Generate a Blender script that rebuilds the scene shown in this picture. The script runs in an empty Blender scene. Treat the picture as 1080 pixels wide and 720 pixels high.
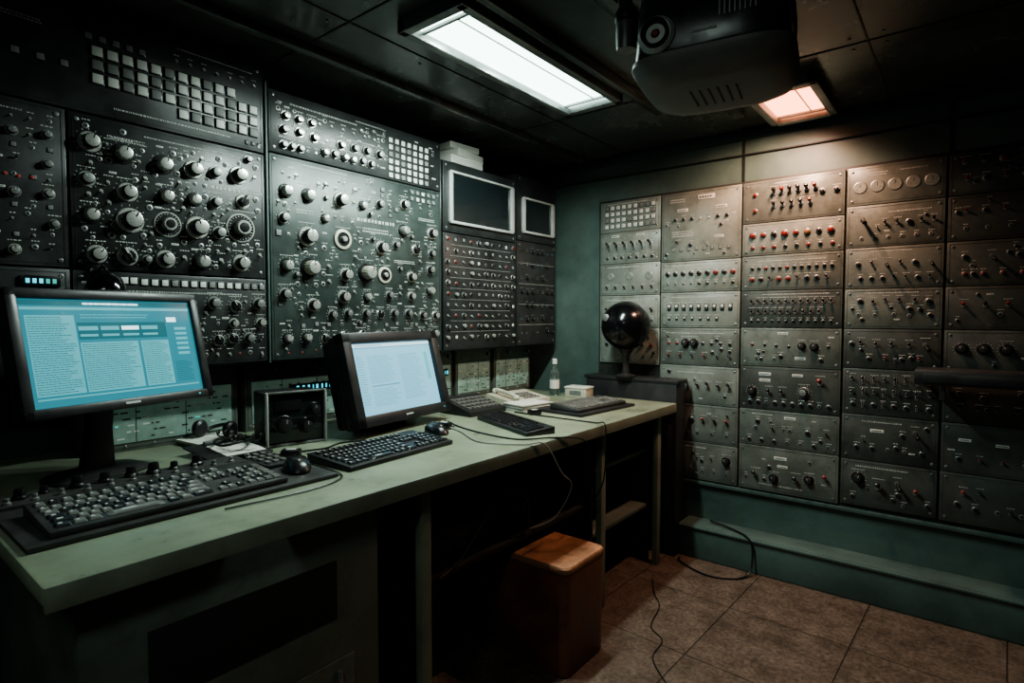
import bpy, bmesh, math, random
from mathutils import Vector, Matrix
R=random.Random(7)
sc=bpy.context.scene
COL=sc.collection
pi=math.pi

# ---------------------------------------------------------------- materials
def mat(name,color,rough=.5,metal=0.,var=.25,scale=6.,bump=.0,emit=0.,ecol=None,coat=0.,stain=0.):
    m=bpy.data.materials.new(name); m.use_nodes=True
    nt=m.node_tree; N=nt.nodes; L=nt.links
    b=N["Principled BSDF"]
    b.inputs["Metallic"].default_value=metal
    if coat: b.inputs["Coat Weight"].default_value=coat
    tc=N.new("ShaderNodeTexCoord"); oi=N.new("ShaderNodeObjectInfo")
    ad=N.new("ShaderNodeVectorMath"); ad.operation='ADD'
    ml=N.new("ShaderNodeMath"); ml.operation='MULTIPLY'; ml.inputs[1].default_value=37.
    L.new(oi.outputs["Random"],ml.inputs[0]); L.new(tc.outputs["Object"],ad.inputs[0]); L.new(ml.outputs[0],ad.inputs[1])
    n=N.new("ShaderNodeTexNoise"); n.inputs["Scale"].default_value=scale; n.inputs["Detail"].default_value=8; n.inputs["Roughness"].default_value=.65
    L.new(ad.outputs[0],n.inputs["Vector"])
    r=N.new("ShaderNodeValToRGB")
    r.color_ramp.elements[0].position=.3; r.color_ramp.elements[1].position=.7
    r.color_ramp.elements[0].color=tuple(x*(1-var) for x in color)+(1,)
    r.color_ramp.elements[1].color=tuple(min(1,x*(1+var*.7)) for x in color)+(1,)
    L.new(n.outputs["Fac"],r.inputs["Fac"]); out=r.outputs["Color"]
    if stain:
        n3=N.new("ShaderNodeTexNoise"); n3.inputs["Scale"].default_value=scale*3.3; n3.inputs["Detail"].default_value=10; n3.inputs["Roughness"].default_value=.75
        L.new(ad.outputs[0],n3.inputs["Vector"])
        r3=N.new("ShaderNodeValToRGB"); r3.color_ramp.elements[0].position=.34; r3.color_ramp.elements[0].color=(.32,.31,.28,1); r3.color_ramp.elements[1].position=.50
        L.new(n3.outputs["Fac"],r3.inputs["Fac"])
        mx=N.new("ShaderNodeMix"); mx.data_type='RGBA'; mx.blend_type='MULTIPLY'; mx.inputs[0].default_value=stain
        L.new(out,mx.inputs[6]); L.new(r3.outputs["Color"],mx.inputs[7]); out=mx.outputs[2]
    L.new(out,b.inputs["Base Color"])
    mr=N.new("ShaderNodeMapRange"); mr.inputs[1].default_value=.3; mr.inputs[2].default_value=.7
    mr.inputs[3].default_value=max(.02,rough-.1); mr.inputs[4].default_value=min(1,rough+.12)
    L.new(n.outputs["Fac"],mr.inputs[0]); L.new(mr.outputs[0],b.inputs["Roughness"])
    if bump:
        bp=N.new("ShaderNodeBump"); bp.inputs["Strength"].default_value=bump; bp.inputs["Distance"].default_value=.01
        L.new(n.outputs["Fac"],bp.inputs["Height"]); L.new(bp.outputs[0],b.inputs["Normal"])
    if emit:
        b.inputs["Emission Color"].default_value=tuple(ecol or color)+(1,)
        b.inputs["Emission Strength"].default_value=emit
    return m

M=dict(
 rack=mat("rack_black",(.034,.038,.038),.36,.2,.5,5,.05,stain=.5),
 rackg=mat("rack_grey_green",(.052,.068,.063),.36,.2,.5,5,.05,stain=.5),
 panel=mat("panel_grey_olive",(.14,.157,.138),.42,.15,.4,4,.05,stain=.55),
 paneld=mat("panel_dark_olive",(.062,.070,.062),.42,.15,.45,4,.05,stain=.55),
 panell=mat("panel_light_olive",(.215,.24,.212),.42,.15,.35,4,.05,stain=.5),
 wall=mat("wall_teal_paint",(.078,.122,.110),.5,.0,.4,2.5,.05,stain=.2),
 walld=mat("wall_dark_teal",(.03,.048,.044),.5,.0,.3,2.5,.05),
 ceil=mat("ceiling_dark_metal",(.11,.125,.118),.22,.3,.5,2,.04),
 seam=mat("seam_black",(.008,.009,.009),.6,0,.2),
 seamp=mat("seam_dark_grey",(.035,.038,.035),.6,0,.2),
 seamc=mat("ceiling_seam",(.02,.022,.021),.6,0,.2),
 desk=mat("desk_sage_laminate",(.25,.285,.205),.33,0,.3,4,.03,stain=.25),
 deske=mat("desk_edge_grey",(.20,.23,.175),.45,0,.3,8,.05),
 cab=mat("cabinet_grey_green",(.13,.15,.125),.5,.1,.35,4,.05,stain=.3),
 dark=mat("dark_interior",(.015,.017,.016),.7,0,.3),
 blk=mat("black_plastic",(.012,.012,.013),.28,0,.25,10),
 blkm=mat("matte_black_plastic",(.022,.022,.023),.42,0,.25,14,.03),
 casing=mat("projector_casing",(.03,.031,.032),.25,0,.3,8,.02),
 under=mat("projector_underside",(.20,.19,.175),.45,0,.25,8,.03),
 kcase=mat("keyboard_case_grey",(.05,.05,.048),.42,0,.4,10,.03),
 gls=mat("gloss_black",(.004,.004,.005),.16,0,.1,4,0),
 chrome=mat("worn_chrome",(.54,.55,.51),.30,.6,.4,20),
 silver=mat("silver_frame",(.55,.57,.55),.4,.3,.2,20),
 steel=mat("brushed_steel",(.26,.27,.26),.4,.6,.3,20),
 cream=mat("cream_plastic",(.52,.50,.41),.4,0,.3,12),
 white=mat("white_enamel",(.60,.62,.58),.5,0,.3,12),
 mark=mat("white_marking",(.46,.48,.45),.6,0,.3,30),
 markd=mat("grey_marking",(.18,.19,.18),.6,0,.3,30),
 red=mat("red_plastic",(.20,.02,.016),.38,0,.4,12),
 amber=mat("amber_plastic",(.26,.12,.05),.4,0,.2,12),
 led_r=mat("red_lamp",(.3,.03,.03),.4,0,.1,5,0,.12,(1,.05,.03)),
 led_c=mat("cyan_lamp",(.05,.3,.35),.4,0,.1,5,0,1.1,(.1,.65,.80)),
 led_g=mat("green_lamp",(.05,.3,.25),.4,0,.1,5,0,.35,(.15,.85,.75)),
 rust=mat("brown_leatherette",(.19,.072,.042),.42,0,.4,7,.1,stain=.3),
 tan=mat("worn_copper_leatherette",(.36,.17,.095),.40,0,.5,9,.1,stain=.45),
 rustd=mat("brown_edge_trim",(.12,.05,.03),.5,0,.4,9,.1),
 paper=mat("paper_white",(.60,.60,.54),.8,0,.15,9),
 key=mat("key_black",(.022,.022,.024),.36,0,.3,30),
 keyg=mat("key_grey",(.16,.16,.15),.40,0,.35,30),
 rubber=mat("cable_black",(.010,.010,.010),.4,0,.2),
 rubw=mat("cable_grey",(.3,.3,.27),.5,0,.2),
 glass=mat("dark_glass",(.012,.018,.019),.12,0,.1,4,0,coat=.4),
 tube1=mat("lamp_diffuser_cool",(.9,.95,.95),.5,0,.03,3,0,4.5,(.74,1.,.92)),
 tube2=mat("lamp_diffuser_warm",(.9,.5,.35),.5,0,.03,3,0,4.5,(1,.34,.18)),
 scrA=mat("screen_cyan",(.02,.1,.14),.2,0,.05,2,0,.52,(.055,.31,.38)),
 scrB=mat("screen_pale_blue",(.1,.2,.25),.2,0,.05,2,0,.85,(.24,.55,.72)),
 scrT=mat("screen_teal_ink",(.02,.1,.12),.2,0,.05,2,0,.38,(.03,.19,.24)),
 scrU=mat("screen_blue_ink",(.05,.15,.2),.2,0,.05,2,0,.6,(.13,.38,.52)),
 scrW=mat("screen_white",(.4,.5,.5),.2,0,.05,2,0,1.1,(.60,.88,1.)),
 scrP=mat("screen_light",(.1,.3,.35),.2,0,.05,2,0,.55,(.12,.44,.50)),
 stripg=mat("instrument_green",(.24,.32,.28),.4,.0,.4,14,0,.04,(.35,.75,.6)),
 bottle=mat("bottle_glass",(.35,.45,.42),.08,0,.1,5),
)
M["bottle"].node_tree.nodes["Principled BSDF"].inputs["Transmission Weight"].default_value=.85

# ---------------------------------------------------------------- mesh builder
class MB:
    def __init__(s): s.v=[];s.f=[];s.fm=[];s.ms=[]
    def mi(s,m):
        if m not in s.ms: s.ms.append(m)
        return s.ms.index(m)
    def raw(s,vs,fs,m,T=None):
        o=len(s.v); k=s.mi(m)
        for p in vs:
            p=Vector(p)
            if T is not None: p=T@p
            s.v.append(p)
        for f in fs: s.f.append([i+o for i in f]); s.fm.append(k)
    def box(s,c,d,m,bev=0,T=None,top=None,seg=2):
        x,y,z=d[0]/2,d[1]/2,d[2]/2; c=Vector(c)
        tx,ty=(top if top else (1,1))
        vs=[(-x,-y,-z),(x,-y,-z),(x,y,-z),(-x,y,-z),(-x*tx,-y*ty,z),(x*tx,-y*ty,z),(x*tx,y*ty,z),(-x*tx,y*ty,z)]
        vs=[Vector(v)+c for v in vs]
        fs=[(0,3,2,1),(4,5,6,7),(0,1,5,4),(1,2,6,5),(2,3,7,6),(3,0,4,7)]
        if bev:
            bm=bmesh.new(); bv=[bm.verts.new(v) for v in vs]
            for f in fs: bm.faces.new([bv[i] for i in f])
            bmesh.ops.bevel(bm,geom=bm.edges[:],offset=bev,segments=seg,profile=.5,affect='EDGES')
            bm.verts.index_update()
            vs=[v.co.copy() for v in bm.verts]; fs=[[v.index for v in f.verts] for f in bm.faces]
            bm.free()
        s.raw(vs,fs,m,T)
    def lathe(s,prof,m,c=(0,0,0),axis='-y',seg=20,flute=0,fn=0,T=None,sx=1,sy=1):
        vs=[];fs=[];c=Vector(c)
        for (r,h) in prof:
            for i in range(seg):
                a=2*pi*i/seg
                rr=r*(1-(flute if (fn and (i%2)) else 0))
                p=(rr*math.cos(a)*sx,rr*math.sin(a)*sy)
                if axis=='-y': q=(p[0],-h,p[1])
                elif axis=='z': q=(p[0],p[1],h)
                else: q=(h,p[0],p[1])
                vs.append(Vector(q)+c)
        n=len(prof)
        for j in range(n-1):
            for i in range(seg):
                k=(i+1)%seg
                fs.append((j*seg+i,j*seg+k,(j+1)*seg+k,(j+1)*seg+i))
        fs.append(tuple(range(seg))[::-1]); fs.append(tuple((n-1)*seg+i for i in range(seg)))
        s.raw(vs,fs,m,T)
    def sphere(s,c,r,m,seg=20,rings=12,T=None):
        vs=[Vector((0,0,-1))]
        for j in range(1,rings):
            a=-pi/2+pi*j/rings
            for i in range(seg):
                b=2*pi*i/seg
                vs.append(Vector((math.cos(a)*math.cos(b),math.cos(a)*math.sin(b),math.sin(a))))
        vs.append(Vector((0,0,1)))
        fs=[]
        for i in range(seg):
            k=(i+1)%seg
            fs.append((0,1+k,1+i)); fs.append((len(vs)-1,1+(rings-2)*seg+i,1+(rings-2)*seg+k))
            for j in range(rings-2):
                fs.append((1+j*seg+i,1+j*seg+k,1+(j+1)*seg+k,1+(j+1)*seg+i))
        c=Vector(c)
        s.raw([v*r+c for v in vs],fs,m,T)
    def loft(s,secs,m,n=36,T=None):
        vs=[];fs=[]
        for (cx,cy,z,hw,hd,e) in secs:
            for i in range(n):
                a=2*pi*i/n; ca,sa=math.cos(a),math.sin(a)
                vs.append((cx+hw*math.copysign(abs(ca)**(2/e),ca),cy+hd*math.copysign(abs(sa)**(2/e),sa),z))
        for j in range(len(secs)-1):
            for i in range(n):
                k=(i+1)%n
                fs.append((j*n+i,j*n+k,(j+1)*n+k,(j+1)*n+i))
        fs.append(tuple(range(n))[::-1]); fs.append(tuple((len(secs)-1)*n+i for i in range(n)))
        s.raw(vs,fs,m,T)
    def tube(s,pts,r,m,seg=7,sub=7):
        P=[Vector(p) for p in pts]; out=[]
        for i in range(len(P)-1):
            p0=P[max(i-1,0)];p1=P[i];p2=P[i+1];p3=P[min(i+2,len(P)-1)]
            for k in range(sub):
                t=k/sub
                out.append(.5*((2*p1)+(p2-p0)*t+(2*p0-5*p1+4*p2-p3)*t*t+(-p0+3*p1-3*p2+p3)*t**3))
        out.append(P[-1])
        up=Vector((.13,.21,.97)).normalized(); vs=[];fs=[]
        for i,p in enumerate(out):
            d=(out[min(i+1,len(out)-1)]-out[max(i-1,0)])
            if d.length<1e-7: d=Vector((1,0,0))
            d.normalize()
            a=up-d*up.dot(d)
            if a.length<1e-3: a=Vector((1,0,0))-d*d.x
            a.normalize(); up=a; b=d.cross(a)
            for j in range(seg):
                w=2*pi*j/seg
                vs.append(p+a*(r*math.cos(w))+b*(r*math.sin(w)))
        for i in range(len(out)-1):
            for j in range(seg):
                k=(j+1)%seg
                fs.append((i*seg+j,i*seg+k,(i+1)*seg+k,(i+1)*seg+j))
        fs.append(tuple(range(seg))[::-1]); fs.append(tuple((len(out)-1)*seg+j for j in range(seg)))
        s.raw(vs,fs,m)
    def mesh(s,name):
        me=bpy.data.meshes.new(name)
        me.from_pydata([tuple(v) for v in s.v],[],s.f)
        for m in s.ms: me.materials.append(m)
        me.polygons.foreach_set("material_index",s.fm)
        me.polygons.foreach_set("use_smooth",[True]*len(s.f))
        me.update()
        bm=bmesh.new(); bm.from_mesh(me); bmesh.ops.recalc_face_normals(bm,faces=bm.faces[:]); bm.to_mesh(me); bm.free()
        try: me.set_sharp_from_angle(angle=math.radians(35))
        except Exception: pass
        return me
    def obj(s,name,parent=None,loc=(0,0,0),rot=(0,0,0),**kw):
        o=bpy.data.objects.new(name,s.mesh(name)); COL.objects.link(o)
        o.location=loc; o.rotation_euler=rot
        if parent: o.parent=parent
        for k,v in kw.items(): o[k]=v
        return o
def empty(name,label,cat,loc=(0,0,0),rotz=0,group=None):
    o=bpy.data.objects.new(name,None); COL.objects.link(o); o.empty_display_size=.05
    o.location=loc; o.rotation_euler=(0,0,rotz); o["label"]=label; o["category"]=cat
    if group: o["group"]=group
    return o
def inst(me,name,parent,loc,s=1,rot=(0,0,0)):
    o=bpy.data.objects.new(name,me); COL.objects.link(o); o.parent=parent
    o.location=loc; o.scale=(s,s,s); o.rotation_euler=rot
    return o

# ---------------------------------------------------------------- controls (surface at y=0, pointing to -y)
C={}
def mk(key,name,fn):
    b=MB(); fn(b); C[key]=(name,b.mesh(name))
def knob(body,cap,ptr,skirt=None):
    def f(b):
        b.lathe([(1.0,0),(1.0,.12),(.92,.2)],skirt or M['blk'],seg=24)
        b.lathe([(.74,.18),(.74,.3),(.70,1.0),(.62,1.1)],body,seg=32,flute=.08,fn=1)
        b.lathe([(.6,1.08),(.6,1.13),(.5,1.16)],cap,seg=24)
        b.box((0,-1.12,.42),(.09,.12,.42),ptr)
    return f
mk('kb','knob',knob(M['blk'],M['steel'],M['white'],M['steel']))
mk('ks','knob',knob(M['blk'],M['chrome'],M['blk'],M['chrome']))
mk('kc','knob',knob(M['chrome'],M['chrome'],M['blk']))
mk('kw','knob',knob(M['cream'],M['chrome'],M['blk']))
mk('kd','knob',knob(M['blk'],M['blkm'],M['mark']))
def fchick(b):
    b.lathe([(.95,0),(.95,.12),(.85,.2)],M['chrome'],seg=24)
    b.lathe([(.62,.15),(.58,.75),(.5,.82)],M['blk'],seg=20)
    b.box((0,-.5,.1),(.34,.75,1.7),M['blk'],.08)
    b.box((0,-.89,.6),(.07,.03,.6),M['white'])
mk('kp','selector_knob',fchick)
def fdial(b):
    b.lathe([(1.5,0),(1.5,.1),(1.42,.16)],M['chrome'],seg=40)
    b.lathe([(1.34,.15),(1.34,.18)],M['blk'],seg=40)
    for i in range(24):
        a=2*pi*i/24
        T=Matrix.Rotation(a,4,'Y')
        b.box((0,-.19,1.18),(.04,.02,.2 if i%3==0 else .12),M['white'],T=T)
    b.lathe([(.8,.15),(.78,.9),(.68,1.0)],M['chrome'],seg=36,flute=.07,fn=1)
    b.lathe([(.5,1.0),(.5,1.05),(.2,1.08)],M['blk'],seg=20)
mk('dial','dial',fdial)
def fring(b):
    b.lathe([(1.2,0),(1.2,.2),(1.1,.26)],M['cream'],seg=32)
    b.lathe([(.85,.2),(.85,.3)],M['blk'],seg=32)
    b.lathe([(.35,.28),(.33,.6),(.25,.66)],M['chrome'],seg=20)
mk('ring','dial',fring)
def ftog(b):
    b.lathe([(.6,0),(.6,.25)],M['chrome'],seg=6)
    b.lathe([(.38,.2),(.38,.45)],M['chrome'],seg=16)
    T=Matrix.Rotation(math.radians(28),4,'X')
    b.lathe([(.16,.3),(.24,1.5),(.2,1.62),(.05,1.66)],M['chrome'],seg=12,T=T)
mk('tog','toggle_switch',ftog)
def ftogb(col):
    def f(b):
        b.lathe([(.6,0),(.6,.25)],M['steel'],seg=6)
        T=Matrix.Rotation(math.radians(-25),4,'X')
        b.lathe([(.2,.2),(.2,.9),(.42,1.0),(.46,1.7),(.3,1.95),(.08,2.0)],col,seg=14,T=T)
    return f
mk('togb','toggle_switch',ftogb(M['blk'])); mk('togr','toggle_switch',ftogb(M['red']))
def fbtn(col):
    def f(b):
        b.lathe([(1,0),(1,.3),(.85,.4)],M['steel'],seg=22)
        b.lathe([(.72,.35),(.72,.8),(.55,.95),(.15,1.0)],col,seg=22)
    return f
for k,c in (('br','red'),('bb','blk'),('bw','white'),('ba','amber')): mk(k,'push_button',fbtn(M[c]))
def fsq(col):
    def f(b):
        b.box((0,-.1,0),(2,.2,2),M['blk'],.05)
        b.box((0,-.3,0),(1.65,.3,1.65),col,.12)
    return f
for k,c in (('sw','white'),('sg','markd'),('sk','blkm'),('sr','red')): mk(k,'square_button',fsq(M[c]))
def frock(b):
    b.box((0,-.15,0),(1.3,.3,2.4),M['blk'],.06)
    b.box((0,-.35,.45),(.9,.4,.9),M['white'],.08)
    b.box((0,-.3,-.5),(.9,.3,.9),M['blkm'],.08)
mk('rock','rocker_switch',frock)
def fled(c):
    def f(b):
        b.lathe([(1,0),(1,.3)],M['steel'],seg=12); b.lathe([(.7,.3),(.65,.7),(.3,.95)],c,seg=12)
    return f
for k in 'rcg': mk('l'+k,'indicator_lamp',fled(M['led_'+k]))
def flev(b):
    b.box((0,-.1,0),(.9,.2,2.6),M['steel'],.05)
    b.box((0,-.21,0),(.3,.02,2.1),M['seam'])
    T=Matrix.Rotation(math.radians(-30),4,'X')
    b.lathe([(.17,.1),(.15,1.8),(.4,1.9),(.44,2.5),(.25,2.8),(.05,2.85)],M['blk'],seg=12,T=T)
mk('lev','lever',flev)
def fbig(b):
    b.lathe([(.5,0),(.5,.3)],M['steel'],seg=16)
    T=Matrix.Rotation(math.radians(-35),4,'Y')@Matrix.Rotation(math.radians(30),4,'X')
    b.lathe([(.32,.2),(.3,1.0),(.5,3.2),(.45,3.4),(.1,3.5)],M['blk'],seg=14,T=T)
mk('big','lever',fbig)
def fdisc(b):
    b.lathe([(1,0),(1,.08),(.94,.12)],M['steel'],seg=28); b.lathe([(.88,.1),(.88,.13)],M['panell'],seg=28)
    b.box((0,-.15,.3),(.05,.03,.6),M['blk'])
mk('disc','meter_disc',fdisc)
def flabel(b):
    b.box((0,-.06,0),(4,.12,1.1),M['white'],.03)
    x=-1.6
    while x<1.5:
        w=R.uniform(.15,.4); b.box((x+w/2,-.125,0),(w,.01,.45),M['seam']); x+=w+.12
mk('lab','label_plate',flabel)
def fjack(b):
    b.lathe([(1,0),(1,.25),(.9,.3)],M['steel'],seg=18); b.lathe([(.55,.29),(.55,.32)],M['seam'],seg=14)
mk('jack','jack_socket',fjack)
BASE=dict(kb=.03,ks=.03,kc=.03,kw=.03,kp=.03,kd=.03,dial=.03,ring=.03,tog=.012,togb=.012,togr=.012,br=.012,bb=.012,bw=.012,ba=.012,
          sw=.012,sg=.012,sk=.012,sr=.012,rock=.012,lr=.005,lc=.005,lg=.005,lev=.012,big=.014,disc=.025,lab=.012,jack=.01)
def RAD(it): return BASE[it[0]]*it[3]*{'dial':1.5,'ring':1.2,'lab':1.8,'lev':1.6,'big':2.0,'rock':1.2}.get(it[0],1.0)
def fill(it,x0,x1,z0,z1,n,kinds=('tog','jack','kb','ks','tog','jack','kp'),tx=()):
    it=list(it); k=0
    for _ in range(n*30):
        if k>=n: break
        kk=R.choice(kinds); s=R.uniform(.38,.58) if kk[0]=='k' else (R.uniform(.35,.5) if kk=='lab' else R.uniform(.6,1.05))
        p=(kk,R.uniform(x0+.03,x1-.03),R.uniform(z0+.03,z1-.03),s); r=RAD(p)
        if any(abs(p[1]-t[0]-t[2]/2)<t[2]/2+r and -t[3]*t[4]*2-r<p[2]-t[1]<r+.01 for t in tx): continue
        if all((p[1]-q[1])**2+(p[2]-q[2])**2>(r+RAD(q)*(2 if q[0]=='lab' else 1)+.005)**2 for q in it): it.append(p); k+=1
    return it

def faceplate(w,h,th,m,items,marks,mark_m,text=(),seam=None):
    b=MB(); sm_=seam or M['seam']
    b.box((w/2,-th/2,h/2),(w,th,h),m,.0025)
    f=-th-.0004
    def line(a,c,lw,lh,mm): b.box((a,f,c),(lw,.0012,lh),mm)
    q=.010
    if h>.1:
        for z in (q,h-q): line(w/2,z,w-2*q,.001,sm_)
        for x in (q,w-q): line(x,h/2,.001,h-2*q,sm_)
    for x in (.02,w-.02):
        for z in (.02,h-.02):
            b.lathe([(.006,0),(.006,.002),(.003,.003)],M['steel'],c=(x,-th,z),seg=10)
            b.box((x,-th-.0032,z),(.007,.0006,.0012),M['seam'])
    if marks:
        for it in items:
            k,a,c,s=it[:4]
            if k in('lab','lr','lc','lg','disc','sw','sg','sk','sr'): continue
            r=BASE[k]*s*(1.55 if k=='dial' else 1.2)
            if R.random()<.8:
                x=a-r*.8
                while x<a+r*.8:
                    l=R.uniform(.003,.008); line(x+l/2,c+r+.007,l,.003,mark_m); x+=l+.0025
            if k[0]=='k' and s>.6:
                for i in range(11):
                    an=math.radians(-130+i*26)
                    T=Matrix.Translation((a,f,c))@Matrix.Rotation(an,4,'Y')
                    b.box((0,0,r+.001),(.0014,.0012,.005),mark_m,T=T)
    for (a,c,wd,rows,sz) in text:
        for rr in range(rows):
            x=a
            while x<a+wd:
                l=R.uniform(.4,1.6)*sz; line(x+l/2,c-rr*sz*2,l*.9,sz,mark_m); x+=l+sz*.5
    return b
def controls(e,items,w,h,th):
    for it in items:
        k,a,c,s=it[:4]
        nm,me=C[k]
        if not(.004<a<w-.004 and .004<c<h-.004): continue
        ry=R.uniform(-.7,.7) if (k[0]=='k' or k=='dial') else 0
        inst(me,nm,e,(a,-th+.0003,c),BASE[k]*s,(0,ry,0))
def unit(label,name,cat,loc,rz,w,h,items,m,th=.014,marks=True,mark_m=None,text=(),group=None,extra=None,seam=None):
    e=empty(name,label,cat,loc,rz,group)
    b=faceplate(w,h,th,m,items,marks,mark_m or M['mark'],text,seam)
    if extra: extra(b,th)
    b.obj("faceplate",e); controls(e,items,w,h,th)
    return e
def row(k,n,a0,a1,c,s=1,j=.0,skip=0):
    out=[]
    for i in range(n):
        kk=R.choice(k) if isinstance(k,(list,tuple)) else k
        out.append((kk,a0+(a1-a0)*(i/(n-1) if n>1 else .5)+R.uniform(-j,j),c+R.uniform(-j,j),s*R.uniform(1-j*8,1+j*8)))
    return out

# ---------------------------------------------------------------- room shell
XL,YB,ZC=-.2,3.06,2.23
XR,YF=3.3,-1.5
def shell(name,c,d,m):
    b=MB(); b.box(c,d,m); return b.obj(name,kind="structure")
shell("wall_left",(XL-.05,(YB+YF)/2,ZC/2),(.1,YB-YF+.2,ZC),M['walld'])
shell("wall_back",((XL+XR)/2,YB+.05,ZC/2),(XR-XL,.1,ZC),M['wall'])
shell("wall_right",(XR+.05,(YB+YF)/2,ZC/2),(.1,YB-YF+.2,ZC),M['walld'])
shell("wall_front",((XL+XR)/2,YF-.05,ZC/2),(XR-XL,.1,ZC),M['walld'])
fm=bpy.data.materials.new("floor_tiles"); fm.use_nodes=True
nt=fm.node_tree;N=nt.nodes;L=nt.links;bs=N["Principled BSDF"]
tc=N.new("ShaderNodeTexCoord"); mp=N.new("ShaderNodeMapping"); mp.inputs["Location"].default_value=(.12,.2,0); mp.inputs["Rotation"].default_value=(0,0,.04)
br=N.new("ShaderNodeTexBrick"); br.offset=0; br.inputs["Scale"].default_value=1
br.inputs["Brick Width"].default_value=.46; br.inputs["Row Height"].default_value=.46; br.inputs["Mortar Size"].default_value=.003
br.inputs["Mortar Smooth"].default_value=.4
br.inputs["Color1"].default_value=(.25,.185,.145,1); br.inputs["Color2"].default_value=(.19,.145,.115,1); br.inputs["Mortar"].default_value=(.06,.047,.04,1)
ns=N.new("ShaderNodeTexNoise"); ns.inputs["Scale"].default_value=60; ns.inputs["Detail"].default_value=10; ns.inputs["Roughness"].default_value=.8
n2=N.new("ShaderNodeTexNoise"); n2.inputs["Scale"].default_value=9; n2.inputs["Detail"].default_value=10; n2.inputs["Roughness"].default_value=.75
mx=N.new("ShaderNodeMix"); mx.data_type='RGBA'; mx.blend_type='MULTIPLY'; mx.inputs[0].default_value=.75
mx2=N.new("ShaderNodeMix"); mx2.data_type='RGBA'; mx2.blend_type='MULTIPLY'; mx2.inputs[0].default_value=.8
rp=N.new("ShaderNodeValToRGB"); rp.color_ramp.elements[0].position=.40; rp.color_ramp.elements[0].color=(.25,.23,.21,1); rp.color_ramp.elements[1].position=.58
rp2=N.new("ShaderNodeValToRGB"); rp2.color_ramp.elements[0].position=.38; rp2.color_ramp.elements[0].color=(.35,.31,.28,1); rp2.color_ramp.elements[1].position=.62
L.new(tc.outputs["Object"],mp.inputs[0]); L.new(mp.outputs[0],br.inputs["Vector"]); L.new(mp.outputs[0],ns.inputs["Vector"]); L.new(mp.outputs[0],n2.inputs["Vector"])
L.new(ns.outputs["Fac"],rp.inputs["Fac"]); L.new(n2.outputs["Fac"],rp2.inputs["Fac"]); L.new(br.outputs["Color"],mx.inputs[6]); L.new(rp.outputs["Color"],mx.inputs[7])
L.new(mx.outputs[2],mx2.inputs[6]); L.new(rp2.outputs["Color"],mx2.inputs[7]); L.new(mx2.outputs[2],bs.inputs["Base Color"])
bs.inputs["Roughness"].default_value=.45
bp=N.new("ShaderNodeBump"); bp.inputs["Strength"].default_value=.7; bp.inputs["Distance"].default_value=.005
sb=N.new("ShaderNodeMath"); sb.operation='SUBTRACT'; L.new(ns.outputs["Fac"],sb.inputs[0]); L.new(br.outputs["Fac"],sb.inputs[1]); L.new(sb.outputs[0],bp.inputs["Height"]); L.new(bp.outputs[0],bs.inputs["Normal"])
shell("floor",((XL+XR)/2,(YB+YF)/2,-.05),(XR-XL+.2,YB-YF+.2,.1),fm)
b=MB(); b.box(((XL+XR)/2,(YB+YF)/2,ZC+.05),(XR-XL+.2,YB-YF+.2,.1),M['ceil'])
for y in (1.15,2.35): b.box(((XL+XR)/2,y,ZC-.001),(XR-XL,.006,.004),M['seamc'])
for x in (.55,1.85,2.5): b.box((x,(YB+YF)/2,ZC-.001),(.006,YB-YF,.004),M['seamc'])
for x in (.50,1.80,1.90):
    for y in (1.1,1.5,1.9,2.3,2.4,2.8):
        b.lathe([(.006,0),(.005,.003)],M['steel'],c=(x,y,ZC-.004),axis='z',seg=8)
b.obj("ceiling",kind="structure")
b=MB(); b.box(((.96+XR)/2,2.99,.088),(XR-.96,.14,.176),M['wall'],.008); b.box(((.96+XR)/2,2.985,.165),(XR-.96,.155,.012),M['wall'],.003)
b.obj("baseboard_back",kind="structure")
b=MB(); b.box(((XL+XR)/2,YB-.012,.372),(XR-XL-.02,.024,.02),M['wall'],.003)
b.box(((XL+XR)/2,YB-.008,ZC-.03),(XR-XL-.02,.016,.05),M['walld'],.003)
b.box(((XL+XR)/2,YB-.008,ZC-.13),(XR-XL-.02,.014,.006),M['seam'])
for x in (1.228,2.068): b.box((x,YB-.006,ZC-.14),(.006,.01,.27),M['seam'])
b.obj("trim_1",kind="structure")
b=MB()
b.box((1.02,1.74,ZC-.02),(.03,1.5,.04),M['ceil'],.004); b.box((1.28,.7,ZC-.012),(.05,4.2,.024),M['ceil'],.004)
b.box((.30,1.5,ZC-.015),(.04,3.0,.03),M['ceil'],.004)
b.obj("trim_2",kind="structure")

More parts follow.
